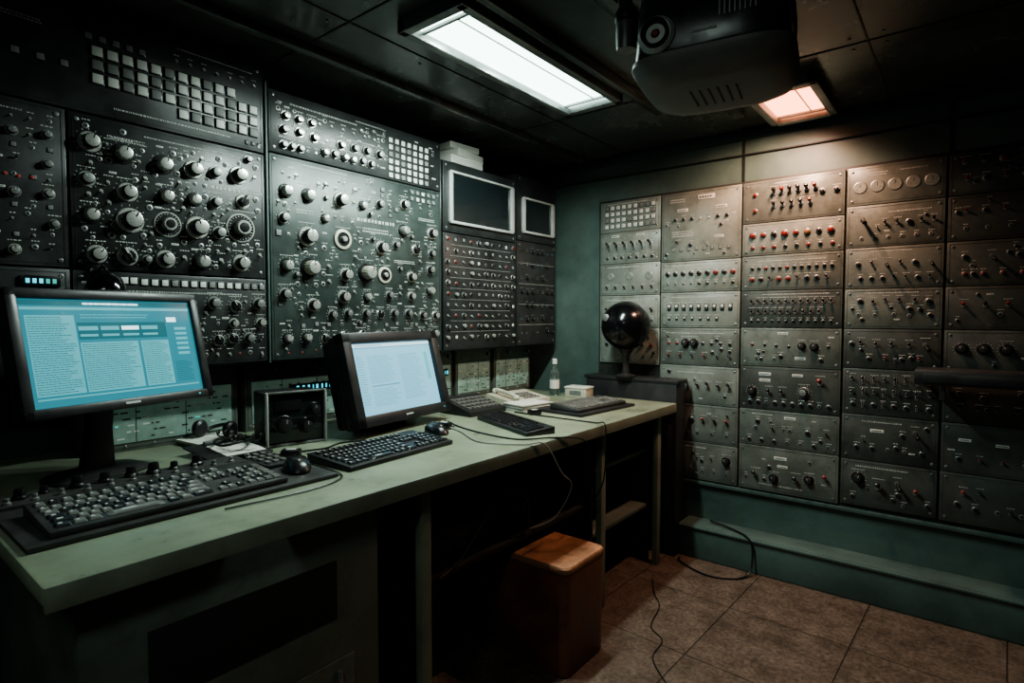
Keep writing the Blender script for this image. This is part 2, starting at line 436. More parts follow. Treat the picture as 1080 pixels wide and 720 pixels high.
# ---------------------------------------------------------------- racks on left wall
RX=.10; PX=RX-.014
racks=[("black steel equipment rack packed with chrome knobs",-.1,1.098,1.10,2.19),
       ("grey green steel equipment rack with knob covered fronts",1.108,2.0,1.10,2.13),
       ("black equipment rack holding a blank monitor",2.008,2.595,1.10,2.055),
       ("narrow black equipment rack in the room corner",2.603,3.0,1.10,2.10)]
RK=[]
for lb,y0,y1,z0,z1 in racks:
    e=empty("equipment_rack",lb,"equipment rack",(0,(y0+y1)/2,z0),0,"equipment racks along the wall")
    b=MB(); b.box(((-.198+PX)/2,0,(z1-z0)/2),(PX+.198,y1-y0,z1-z0),M['rack'],.006)
    b.obj("rack_body",e); RK.append((e,(y0+y1)/2,z0))
b=MB(); b.box((RX-.006,1.103,1.62),(.02,.008,1.04),M['wall'],.002); b.obj("trim_3",kind="structure")
def LP(k,label,y0,z0,y1,z1,items,m,text=(),extra=None,nfill=0,kinds=None,marks=True,mark_m=None,name="control_panel",ks=1):
    tx=[(t[0]-y0,t[1]-z0)+tuple(t[2:]) for t in text]
    it=[(i[0],i[1]-y0,i[2]-z0,i[3]*(ks if i[0][0]=='k' or i[0] in('dial','ring') else 1)) for i in items]
    w,h,th=y1-y0,z1-z0,.014
    if nfill: it=fill(it,0,w,0,h,nfill,kinds or ('tog','jack','kb','ks','tog','jack','kp','kc'),tx)
    rk,ym,zz=RK[k]
    b=faceplate(w,h,th,m,it,marks,mark_m or M['mark'],tx)
    if extra: extra(b,th)
    o=b.obj(name,rk,(PX,y0-ym,z0-zz),(0,0,pi/2),label=label)
    controls(o,it,w,h,th)
it=[]
for r_,z in enumerate((2.06,2.020,1.980,1.940)):
    for i in range(13):
        y=.58+i*.0395
        if r_==3 and i<6: continue
        if r_==0 and i>10: continue
        it.append((R.choice(['sw','sw','sg'] if i<3 or r_==3 else ['sw','sw','sw','sw','sg']) ,y,z,1.42))
it+=row('sg',5,.56,.70,2.10,.9)+row('tog',7,.80,1.06,2.11,.7)+row('sk',3,1.03,1.075,1.90,.6)
it+=row(['sg','sg','sk'],8,.12,.5,2.0,.9)
LP(0,"black metal panel with grid of pale square buttons",-.095,1.875,1.093,2.185,it,M['rack'],text=[(.62,1.905,.35,1,.005),(.8,2.15,.25,1,.004),(.2,2.1,.25,2,.004)])
it=[]
for z in (1.78,1.70,1.62,1.54,1.46):
    it+=row(['kb','kb','tog','togb','ks'],7,-.02,.46,z,.5,.006)
    it+=row(['jack','tog','jack','sg'],12,.02,.46,z+.042,.6,.003)
it+=row('lr',6,.28,.42,1.66,1,.002)+row('sr',3,.26,.34,1.585,.4)
LP(0,"black metal panel with small red lamps and knobs",-.095,1.415,.498,1.87,it,M['rack'],nfill=25,kinds=('tog','jack','sg','lab'),text=[(.2,1.84,.2,1,.004)])
it=[('ks',.555,1.79,1.1),('kc',.64,1.773,1.1),('kc',.753,1.763,1.1),('ks',.845,1.766,1.1),('kb',.915,1.77,.8),('ks',.996,1.776,1.15),('tog',1.055,1.78,1),
 ('kb',.545,1.68,.85),('ks',.65,1.658,1.05),('kw',.76,1.664,.9),('kc',.845,1.666,.85),('kb',.915,1.668,.8),('kp',1.01,1.685,1.),
 ('kc',.553,1.575,.95),('ks',.655,1.572,1.4),('dial',.762,1.573,1.0),('ks',.853,1.574,1.35),('kb',.925,1.565,.85),('dial',1.0,1.59,1.25),
 ('ks',.565,1.46,1.),('kp',.645,1.46,1.1),('ks',.753,1.46,1.05),('kc',.865,1.46,1.05),('ks',1.0,1.465,1.1),('tog',.81,1.47,1.1),('tog',.93,1.47,1.2),('kb',.70,1.455,.55),
 ('tog',.70,1.71,1),('tog',.80,1.715,1),('jack',1.06,1.70,1),('jack',1.065,1.66,1),('tog',.60,1.62,1),('jack',.71,1.62,1),('jack',.81,1.52,1),('tog',.955,1.51,1),('jack',.605,1.52,1),('tog',1.07,1.50,1)]
LP(0,"black metal panel with chrome knobs and large dials",.505,1.415,1.093,1.87,it,M['rack'],ks=.92,nfill=75,kinds=('tog','jack','tog','kb','lab','jack','jack'),text=[(.9,1.72,.12,1,.009),(.7,1.84,.3,1,.004),(.60,1.82,.1,2,.004),(1.03,1.73,.05,2,.004)])
it=row('sw',4,.585,.66,1.385,1.)+row(['sw','sw','sg'],14,.69,1.075,1.382,.95)
it+=row(['ks','kb','kp','togb'],7,.58,1.06,1.315,.8,.006)
it+=row(['kb','ks','togb','kp'],11,.56,1.07,1.19,.7,.006)+row(['jack','tog','lr'],14,.56,1.07,1.14,.8,.003)+row(['jack','tog','ks'],11,.56,1.07,1.25,.6,.003)
LP(0,"black metal panel with white buttons and lever switches",.505,1.108,1.093,1.41,it,M['rack'],nfill=28,kinds=('tog','jack','lab'),text=[(.6,1.352,.4,1,.005)])
def ex(b,th):
    b.box((.525,-th-.004,.265),(.09,.008,.03),M['blk'],.002)
    for i in range(5): b.box((.495+i*.015,-th-.0085,.265),(.009,.001,.013),M['led_c'] if i<3 else M['led_g'])
it=row(['kb','kd','tog','sk'],8,-.02,.46,1.30,.6,.006)+row(['kb','togb'],8,-.02,.46,1.22,.6,.006)+row(['sk','sg'],9,-.02,.30,1.37,.8)
LP(0,"black metal panel with glowing cyan number display",-.095,1.108,.498,1.41,it,M['rack'],extra=ex)
it=row('ks',3,1.18,1.29,2.035,.65)+row(['tog','kc'],6,1.33,1.60,2.045,.75,.004)+row(['ks','tog','kb'],8,1.17,1.62,1.985,.7,.004)+row(['kc','kb','jack'],7,1.35,1.62,1.935,.65,.003)
it+=row(['kb','tog','jack'],5,1.17,1.31,1.925,.6)
for i in range(7):
    for j in range(6): it.append((R.choice(['sw','sw','sw','sw','sg']),1.685+i*.036,1.91+j*.031,1.05))
LP(1,"dark metal panel with toggle rows and pale keypad",1.113,1.89,1.995,2.122,it,M['rack'],nfill=30,kinds=('tog','jack','lab'),text=[(1.2,2.085,.3,1,.006),(1.5,2.10,.15,1,.004)])
tx=[(1.50,1.69,.2,1,.013),(1.53,1.655,.14,2,.006),(1.25,1.865,.2,1,.005),(1.85,1.74,.10,2,.004),(1.22,1.69,.07,2,.005),(1.7,1.53,.12,2,.004)]
it=[('kc',1.175,1.752,1.0),('kc',1.27,1.75,1.05),('ks',1.419,1.755,1.2),('kb',1.165,1.65,.85),('ks',1.265,1.59,1.4),('ring',1.428,1.596,1.25),('ks',1.627,1.58,1.1),
('kc',1.175,1.47,.95),('kw',1.273,1.467,1.4),('kw',1.545,1.464,1.45),('ks',1.44,1.45,1.05),('ring',1.645,1.46,1.1),('ks',1.80,1.46,.9),('kb',1.92,1.50,.85),
('kb',1.165,1.36,.9),('ks',1.286,1.32,1.0),('ks',1.428,1.357,1.0),('kb',1.62,1.77,.8),('ks',1.76,1.79,.9),('kc',1.755,1.67,1.0),('ks',1.932,1.677,1.0),
('kw',1.345,1.67,.7),('kc',1.53,1.75,.75),('tog',1.35,1.81,1.3),('tog',1.49,1.81,1.3),('tog',1.22,1.82,1),('jack',1.52,1.59,1.2),('jack',1.34,1.55,1.2),('kb',1.71,1.60,.7),('kp',1.83,1.59,.95),('kb',1.93,1.58,.75),
('tog',1.36,1.48,1.2),('tog',1.36,1.42,1.2),('kc',1.55,1.36,.75),('kb',1.67,1.37,.75),('ks',1.80,1.37,.75),('kc',1.92,1.40,.85),('jack',1.22,1.40,1.1),('tog',1.49,1.53,1.1)]
it+=row(['ks','kb','kb','kp','kb'],8,1.37,1.95,1.285,.75,.006)+row(['kb','ks','kp','kb','kc'],10,1.17,1.95,1.19,.75,.006)+row(['jack','tog','sg'],14,1.18,1.95,1.24,.8,.004)+row(['jack','tog','lr'],14,1.18,1.95,1.135,.8,.004)
for i in range(5):
    for j in range(2): it.append((R.choice(['sw','sg']),1.81+i*.034,1.855-j*.03,.85))
LP(1,"grey green metal panel with cream and chrome knobs",1.113,1.108,1.995,1.885,it,M['rackg'],ks=.92,nfill=140,kinds=('tog','jack','tog','kb','jack','lab','sg'),text=tx)
def exm(y0,y1,z0,z1):
    def f(b,th):
        w=y1-y0;h=z1-z0;cx=(y0+y1)/2;cz=(z0+z1)/2
        for (x,z,a,c) in ((cx,z1,w,.012),(cx,z0,w,.014),(y0,cz,.012,h),(y1,cz,.016,h)):
            b.box((x,-th-.008,z),(a+.012,.018,c),M['silver'],.003)
        b.box((cx,-th-.002,cz),(w,.004,h),M['glass'])
    return f
LP(2,"black blank screen unit in a bright silver frame",2.013,1.70,2.59,2.05,[],M['rack'],extra=exm(.045,.535,.05,.30),name="blank_screen",marks=False)
it=[]
for j in range(10):
    z=1.665-j*.055
    for i in range(10):
        it.append((R.choice(['kc','kb','kb','bb','sg','ks','tog','tog','br','jack','sw']) ,2.042+i*.058+R.uniform(-.003,.003),z+R.uniform(-.003,.003),1))
it=[(k,a,c,(.45 if k[0]=='k' else .8)) for k,a,c,s in it]
LP(2,"black metal panel packed with small coloured knobs",2.013,1.108,2.59,1.695,it,M['rack'],marks=False,text=[(2.06,1.638-.055*j,.48,1,.004) for j in range(9)],mark_m=M['markd'])
LP(3,"small black screen unit in a silver frame",2.608,1.72,2.995,2.095,[],M['rack'],extra=exm(.05,.345,.05,.245),name="blank_screen",marks=False)
it=[]
for j in range(7): it+=row(['kd','kd','lc','sk','jack','tog'],7,2.65,2.96,1.66-j*.08,.42,.003)
LP(3,"black metal panel with faint blue lamps",2.608,1.108,2.995,1.715,it,M['rack'],mark_m=M['markd'],extra=lambda b,th:[b.box((.19,-th-.001,.6-.12*i),(.36,.003,.004),M['markd']) for i in range(1,5)])
strips=[(.55,1.04),(1.07,1.57),(1.60,1.88),(1.92,2.2),(2.23,2.52),(2.55,2.9)]
for i,(y0,y1) in enumerate(strips):
    w=y1-y0
    def exs(b,th,w=w,i=i):
        b.box((w*.5,-th-.002,.11),(w*.90,.004,.165),M['stripg'],.001)
        if i in(1,3): b.box((w*.62,-th-.005,.152),(w*.52,.003,.034),M['blk'])
        for xx in (.30,.62): b.box((w*xx,-th-.0045,.11),(.002,.001,.165),M['seamp'])
        for r_ in range(7):
            x=w*.08
            while x<w*.91:
                l=R.uniform(.004,.022); cyan=(i in(1,3) and r_==5)
                if cyan and x>w*.38:
                    if x<w*.84: b.box((x+l/3,-th-.0072,.152),(l*.6,.001,.018),M['led_c'])
                elif R.random()<.45: b.box((x+l/2,-th-.0045,.042+r_*.0215),(l,.001,.005),M['led_g'] if (r_==2 and R.random()<.3) else (M['seamp'] if R.random()<.7 else M['white']))
                x+=l+.007
    unit("pale grey-green instrument unit with tiny markings and readout","instrument_unit","instrument",(XL,y0,.8255),pi/2,w,.273,row('tog',max(3,int(w*14)),.03,w-.03,.018,.5)+row(['kb','jack'],max(3,int(w*12)),.03,w-.03,.235,.5),M['panel'],group="instrument units below the racks",extra=exs,marks=False,th=.17)

# ---------------------------------------------------------------- back wall units
b=MB(); b.box((0,0,0),(2.62-.385,.01,1.965-.38),M['seamp'],.001)
b.obj("wall_rack",loc=((.385+2.62)/2,YB-.005,(1.965+.38)/2),label="dark steel wall rack carrying rows of control units",category="rack")
PY=YB-.0095
def BP(label,x0,x1,z1,z0,items,m=None,text=(),extra=None,nfill=0):
    g=.0015; w=x1-x0-2*g; h=z1-z0-2*g
    it=[(k,a,c,s*1.1 if k not in('disc','sw','sg') else s) for k,a,c,s in items]
    if nfill: it=fill(it,0,w,0,h,nfill,('jack','bb','togb','bb','bb','lab'),text)
    unit(label,"control_unit","control unit",(x0+g,PY,z0+g),0,w,h,it,m or M['panel'],text=text,group="control units on the green wall",extra=extra,seam=M['seamp'])
PL=M['panell'];PD=M['paneld']
c1=(.40,.785); w=.385
it=[]
for j in range(4): it+=row(['sw','sw','sw','sg'],9,.045,w-.045,.035+j*.036,1.15)
BP("grey metal unit with rows of pale square buttons",*c1,1.953,1.77,it,PL,text=[(.05,.165,.25,1,.005)])
BP("grey metal unit with black levers",*c1,1.77,1.587,[('lab',.1,.16,.9),('lab',.26,.16,.9)]+row('lev',6,.06,w-.06,.095,1.3)+row('bb',7,.05,w-.05,.032,.8),PL)
BP("grey metal unit with small meter discs",*c1,1.587,1.40,row('disc',3,.07,w-.07,.11,.9)+row('togb',6,.05,w-.05,.04,.9),PL,text=[(.05,.165,.2,1,.005)])
BP("grey metal unit with toggle switches",*c1,1.40,1.21,row(['togb','togb','togr'],6,.05,w-.05,.10,1.1)+row('jack',6,.05,w-.05,.045,.9),PL,[(.05,.16,.2,1,.005)])
BP("grey metal unit with round push buttons",*c1,1.21,1.0,row(['bb','br'],6,.05,w-.05,.11,1),PL,nfill=6)
c2=(.79,1.224); w=.434
BP("tall grey metal unit with white label and switches",*c2,1.953,1.577,[('lab',.25,.335,1.7),('lab',.12,.275,1.1),('lab',.33,.275,1.1),('lab',.32,.12,.9)]+row(['bb','tog'],7,.08,.36,.225,.8)+row('sg',8,.07,.37,.06,.7),PL,text=[(.05,.335,.08,2,.006),(.06,.16,.12,3,.006)],nfill=12)
BP("grey metal unit with row of red buttons",*c2,1.577,1.408,row(['br','bb','bb','br'],9,.04,w-.04,.10,1.1)+row(['bb','jack'],9,.04,w-.04,.045,.7),PL,text=[(.06,.145,.3,1,.005)])
BP("grey metal unit with black and white rocker switches",*c2,1.408,1.214,row('rock',9,.05,w-.05,.11,1.15)+row('rock',7,.05,w-.12,.050,.75),PL,[(.06,.165,.3,1,.005)])
BP("grey metal unit with red and black buttons",*c2,1.214,1.009,row(['kd','bb','br','bb'],8,.05,w-.05,.12,.75)+row(['togb','togr','togb'],6,.05,w-.05,.05,1.),M['panel'],text=[(.06,.175,.3,1,.005)],nfill=5)
BP("worn grey metal unit with levers",*c2,1.009,.80,row(['lev','togr','togb'],7,.05,w-.05,.10,1.3),PL,text=[(.1,.17,.2,1,.006)],nfill=6)
BP("grey metal unit with red toggles",*c2,.80,.594,row(['togr','togb','togb','bb'],6,.06,w-.06,.12,1.3)+row('jack',5,.06,w-.06,.05,.9),M['panel'],nfill=6)
BP("grey metal unit with few dark knobs",*c2,.594,.389,row(['kd','togb'],5,.06,w-.06,.12,.7)+row('jack',6,.06,w-.06,.05,.8),M['panel'],[(.06,.175,.2,1,.005)],nfill=4)
c3=(1.23,1.688); w=.458
BP("grey metal unit with red and black toggle switches",*c3,1.953,1.744,[('br',.06,.14,.9),('br',.06,.06,.9)]+row(['togr','togb','togb'],6,.15,.33,.14,1.6)+row(['togb','togr','togb'],5,.15,.31,.075,1.4)+row(['bb','bb'],2,.36,.42,.12,1.1),text=[(.15,.187,.2,1,.005)])
BP("grey metal unit with large round red buttons",*c3,1.744,1.581,[(k,.05+i*.05,.10,s) for i,(k,s) in enumerate((('br',1.3),('br',1.1),('bb',1.2),('br',1.4),('br',1.1),('ba',1.2),('bb',1.1),('br',1.3)))]+row(['br','bb'],8,.05,w-.05,.038,.8),PL)
BP("grey metal unit with small black buttons",*c3,1.581,1.405,row(['bb','bb','bb','br'],12,.05,w-.05,.110,.75)+[(R.choice(['bb','bb','br','togb']),.05+i*.042,.055,1.) for i in range(9)],text=[(.08,.145,.3,1,.005)])
BP("dark grey metal unit with dense black toggles",*c3,1.405,1.219,row('togb',12,.05,w-.05,.125,1.1)+row('togb',10,.05,w-.1,.075,1.1)+row('bb',12,.05,w-.05,.032,.6),PD,[(.1,.165,.3,1,.005)])
BP("grey metal unit with white label strips",*c3,1.219,1.024,[('lab',.20,.165,.9),('lab',.28,.045,.9)]+row(['kd','bb','br'],7,.06,w-.06,.105,.6,.004),nfill=8)
BP("dark metal unit with label plates and knobs",*c3,1.024,.805,[('lab',.12,.18,1.1),('lab',.12,.148,1.),('lab',.27,.18,.9),('togr',.37,.15,1.7),('kb',.30,.10,.8)]+row(['bb','bb','jack'],10,.05,w-.05,.038,.9)+[('kd',.06,.09,.7),('togb',.14,.09,1.4),('togb',.2,.09,1.4)],PD)
BP("grey metal unit with small white label",*c3,.805,.62,[('lab',.24,.15,1.)]+row(['jack','bb'],7,.05,w-.05,.03,.8)+row(['bb','togb','jack'],5,.08,.40,.09,1.),M['panel'],text=[(.06,.16,.10,1,.005)],nfill=5)
BP("grey metal unit with central white label",*c3,.62,.39,[('lab',.2,.175,1.1),('lab',.21,.135,.9)]+[('togb',.08,.08,1.6),('kd',.17,.07,.7),('togb',.27,.08,1.7),('kd',.33,.09,.7),('togr',.40,.11,1.5)],M['panel'],text=[(.1,.035,.2,1,.005)],nfill=6)
c4=(1.694,2.06); w=.366
Z4=[1.953,1.777,1.587,1.40,1.219,1.038,.826,.615,.40]
L4=[("grey metal unit with five pale meter discs",row('disc',5,.05,w-.05,.08,1.1),M['panel'],[(.05,.14,.1,2,.005),(.2,.14,.1,1,.005)],0),
("grey metal unit with angled black lever",[('big',.06,.13,1.3)]+row(['bb','togb','togb'],5,.15,w-.04,.10,1.)+row('jack',6,.06,w-.05,.04,.8),M['panel'],[(.16,.15,.15,1,.005)],3),
("grey metal unit with small black levers",row(['togb','big','bb'],6,.05,w-.05,.11,.9)+row(['bb','togb'],7,.06,w-.05,.045,.8),M['panel'],[(.1,.165,.15,1,.005)],0),
("grey metal unit with scattered push buttons",row(['bb','togb','togb'],6,.06,w-.05,.12,1.,.005)+row(['bb','jack'],5,.06,w-.05,.06,.8,.005),M['panel'],[(.08,.16,.2,1,.005)],6),
("grey metal unit with slanted black levers",row(['big','togb'],5,.07,w-.06,.11,1.1,.004)+row(['togr','bb'],4,.1,w-.08,.045,.8),PD,[],4),
("dark metal unit crowded with black levers",row(['lev','togb','togb'],8,.04,w-.04,.16,1.05,.004)+row(['togb','lev'],8,.04,w-.04,.10,1.,.004)+row(['lev','bb','togr'],8,.04,w-.04,.045,.8,.004),PD,[],0),
("grey metal unit with white label and hooks",[('lab',.14,.14,1.),('big',.28,.15,1.)]+row(['bb','jack'],5,.06,w-.06,.06,.8),PD,[(.08,.18,.15,1,.005)],5),
("grey metal unit with black and red toggles",[('kd',.07,.13,.8),('togb',.15,.10,1.9),('big',.22,.13,1.),('togr',.29,.10,1.4)],PD,[(.06,.185,.2,1,.005)],6)]
for i,(lb,it,mm,tx,nf) in enumerate(L4): BP(lb,*c4,Z4[i],Z4[i+1],it,mm,text=tx,nfill=nf)
c5=(2.066,2.61); w=.544
L5=[("dark grey unit with red rotary switches",row(['togr','br','togb'],8,.05,w-.06,.13,1.2)+row(['togr','bb'],8,.06,w-.06,.06,1.0),PD),
("grey unit with tiny red marks",row(['togr','jack','bb'],8,.06,w-.06,.12,.8)+row('jack',7,.06,w-.06,.05,.8),PD),
("grey unit with rotary knobs and lever",row(['big','bb','jack'],6,.06,w-.06,.12,.9)+row(['bb','br'],8,.06,w-.06,.05,.7),PD),
("grey unit with switch pairs",row(['togb','togr'],7,.06,w-.06,.1,1.1),PD),
("grey unit with black knobs",row(['bb','kd'],7,.06,w-.06,.1,.7),PD),
("dark unit with levers beneath shelf",row('togb',8,.06,w-.06,.06,.9),PD),
("dark unit with white label plates",[('lab',.08,.14,.8),('lab',.2,.13,.8)]+row(['togr','bb'],7,.06,w-.06,.06,.8),PD),
("dark unit with red switch and sockets",[('togr',.08,.13,1.2)]+row(['bb','jack'],6,.12,w-.06,.07,.9),PD)]
for i,(lb,it,mm) in enumerate(L5): BP(lb,*c5,Z4[i],Z4[i+1],it,mm,nfill=6)
e=empty("wall_shelf","black metal box shelf fixed over wall units","shelf",(2.29,3.0,1.0))
b=MB(); b.box((0,-.09,.03),(.62,.19,.06),M['blkm'],.006); b.obj("shelf_body",e)
b=MB(); b.box((0,-.188,.028),(.56,.006,.035),M['rack'],.002); b.obj("front_lip",e)
for s in(-1,1):
    b=MB(); b.box((s*.22,-.05,-.03),(.02,.11,.07),M['steel'],.003); b.obj("bracket",e)

# ---------------------------------------------------------------- ceiling lamps, plus an added fill lamp out of view
def lamp(label,x0,x1,y0,y1,dm):
    e=empty("ceiling_lamp",label,"ceiling lamp",((x0+x1)/2,(y0+y1)/2,ZC))
    w=x1-x0;l=y1-y0
    b=MB(); f=.035
    for s in(-1,1):
        b.box((s*(w/2+f/2),0,-.024),(f,l+2*f,.048),M['steel'],.006)
        b.box((0,s*(l/2+f/2),-.024),(w+2*f,f,.048),M['steel'],.006)
    b.box((0,0,-.003),(w,l,.006),M['white'])
    b.obj("lamp_housing",e)
    b=MB(); b.box((0,0,-.016),(w-.004,l-.004,.016),dm,.004); b.obj("lamp_diffuser",e)
    b=MB()
    for s in(-1,1): b.box((0,s*(l/2-.04),-.030),(w-.01,.010,.012),M['steel'],.002)
    b.box((w*.2,0,-.027),(.005,l-.09,.005),M['white'],.001)
    b.obj("lamp_clip",e)
lamp("long fluorescent ceiling lamp with cool white diffuser",.72,.94,1.27,2.19,M['tube1'])
lamp("recessed ceiling lamp glowing warm orange near back wall",1.42,1.63,2.52,2.93,M['tube2'])
lamp("added dim fill lamp on the ceiling, out of view",1.60,1.85,-1.0,.0,mat("fill_lamp_diffuser",(.9,.95,.95),.5,0,.03,3,0,.8,(.85,1.,.95)))  # added fill lamp, unseen, set outside the view to brighten the room
def spot(x,y,p,col,z=ZC-.05,ang=168,rot=(0,0,0),bl=.6):
    l=bpy.data.lights.new("lamp_light","SPOT"); l.energy=p; l.color=col; l.spot_size=math.radians(ang); l.spot_blend=bl; l.shadow_soft_size=.03
    o=bpy.data.objects.new("lamp_light",l); COL.objects.link(o); o.location=(x,y,z); o.rotation_euler=rot
for y in (1.42,1.73,2.04): spot(.83,y,30,(.84,1.,.93),ang=165,rot=(0,math.radians(14),0))
spot(1.525,2.64,27,(1.,.60,.42),ang=150,rot=(math.radians(15),math.radians(14),0),bl=.8); spot(1.525,2.80,24,(1.,.60,.42),ang=150,rot=(math.radians(12),math.radians(14),0),bl=.8)
def area(x,y,z,sx,sy,p,col):
    l=bpy.data.lights.new("fill_area","AREA"); l.shape='RECTANGLE'; l.size=sx; l.size_y=sy; l.energy=p; l.color=col
    o=bpy.data.objects.new("fill_area",l); COL.objects.link(o); o.location=(x,y,z)
area(1.725,-.5,ZC-.055,.22,.9,6,(.82,1.,.92))  # added fill light under the unseen lamp, softly lifts racks and desk

# ---------------------------------------------------------------- projector
e=empty("projector","glossy black ceiling mounted projector with small round lens","projector",(1.672,1.36,ZC),math.radians(10))
b=MB()
b.loft([(0,.005,-.437,.11,.10,3.6),(0,.005,-.434,.135,.125,3.8),(0,.005,-.42,.160,.149,4.4),(0,.005,-.395,.174,.162,5),(0,.005,-.385,.174,.162,5)],M['under'],56)
for i in range(6): b.box((-.05+i*.02,.01,-.4375),(.004,.10,.002),M['seamp'])
b.obj("lower_shell",e)
b=MB(); b.loft([(0,0,-.385,.166,.153,5),(0,0,-.38,.166,.155,5),(0,0,-.30,.162,.152,5),(0,0,-.22,.155,.145,4.5),(0,0,-.19,.14,.13,4),(0,0,-.185,.11,.10,3.4)],M['casing'],56)
for i in range(9): b.box((.160,-.06+i*.018,-.30),(.010,.008,.07),M['seam'])
for i in range(8): b.box((.03+i*.010,-.151,-.31),(.003,.006,.045),M['steel'])
b.box((.0,-.154,-.355),(.05,.004,.005),M['mark'])
b.obj("body",e)
b=MB(); b.lathe([(.030,0),(.030,.030),(.027,.032),(.022,.024),(.018,.014),(.001,.020)],M['gls'],c=(-.10,-.145,-.345),seg=32)
b.lathe([(.040,0),(.040,.016),(.033,.022)],M['silver'],c=(-.10,-.143,-.345),seg=32)
b.lathe([(.010,.020),(.006,.024)],M['red'],c=(-.10,-.145,-.345),seg=16); b.obj("lens",e)
b=MB(); b.lathe([(.03,-.20),(.03,0)],M['steel'],axis='z',seg=20); b.lathe([(.07,-.012),(.075,0)],M['blkm'],axis='z',seg=28); b.box((0,0,-.186),(.16,.1,.014),M['blkm'],.004); b.obj("mounting_pole",e)
b=MB(); b.tube([(-.03,.02,-.05),(-.12,.0,-.06),(-.205,-.02,-.10),(-.21,-.01,-.22),(-.15,0,-.28)],.018,M['blkm'],seg=12); b.sphere((-.21,-.02,-.22),.03,M['blkm']); b.lathe([(.024,-.30),(.026,-.28),(.026,-.21),(.024,-.20)],M['steel'],c=(-.21,-.02,0),axis='z',seg=20); b.obj("bracket_arm",e)

# ---------------------------------------------------------------- desk
DZ=.825
DX=.97
b=MB()
b.box(((XL+DX)/2,(.235+2.842)/2,DZ-.0175),(DX-XL-.002,2.842-.235,.035),M['desk'],.006)
b.box((DX-.004,(.235+2.842)/2,DZ-.024),(.014,2.842-.24,.046),M['deske'],.004)
b.obj("worktop",label="long sage green laminate worktop with thick edge",category="worktop")
zt=DZ-.0355
e=empty("desk_cabinet","grey green cabinet under the worktop with dark recessed slot","cabinet",(.60,.62,0))
b=MB(); b.box((0,0,zt/2),(.66,.66,zt),M['cab'],.005); b.obj("body",e)
b=MB(); b.box((.3295,-.01,.59),(.006,.42,.15),M['dark'],.002); b.obj("vent_opening",e)
b=MB(); b.box((.331,0,.22),(.006,.5,.38),M['cab'],.002); b.obj("door",e)
b=MB(); b.box((.339,.2,.34),(.012,.014,.09),M['steel'],.003); b.obj("handle",e)
e=empty("open_shelf_unit","grey green metal shelf unit with uprights carrying the worktop","shelf unit",(.5,1.9,0))
for y in (1.125,2.16,2.73):
    b=MB(); b.box((.415,y-1.9,zt/2),(.03,.04,zt),M['deske'],.004); b.obj("post",e)
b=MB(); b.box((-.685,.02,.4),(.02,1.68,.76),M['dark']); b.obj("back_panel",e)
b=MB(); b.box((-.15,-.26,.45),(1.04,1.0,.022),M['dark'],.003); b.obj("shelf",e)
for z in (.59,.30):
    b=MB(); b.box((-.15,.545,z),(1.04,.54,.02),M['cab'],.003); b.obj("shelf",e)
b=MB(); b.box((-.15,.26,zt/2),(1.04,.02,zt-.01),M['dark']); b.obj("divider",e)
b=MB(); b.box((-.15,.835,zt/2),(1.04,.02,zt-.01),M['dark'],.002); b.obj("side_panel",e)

e=empty("side_cabinet","low black metal cabinet between desk and wall units","cabinet",(.685,2.925,0))
b=MB(); b.box((0,0,.46),(.55,.12,.92),M['blkm'],.005); b.obj("body",e)
b=MB(); b.box((0,-.0,.93),(.57,.13,.02),M['blkm'],.004); b.obj("cabinet_top",e)
b=MB(); b.box((0,-.062,.40),(.5,.006,.6),M['rack'],.002); b.obj("door",e)
e=empty("globe","opaque glossy black globe on a slim pedestal stand","globe",(.66,2.875,.94))
b=MB(); b.lathe([(.055,0),(.055,.010),(.022,.02),(.018,.06),(.020,.12),(.04,.15),(.05,.165)],M['blkm'],axis='z',seg=28); b.obj("stand",e)
b=MB(); b.sphere((0,-.005,.285),.135,M['gls'],48,28); b.obj("ball",e)
b=MB(); b.lathe([(.02,0),(.02,.006),(.012,.010)],M['steel'],c=(-.06,-.119,.33),seg=18); b.obj("button",e)

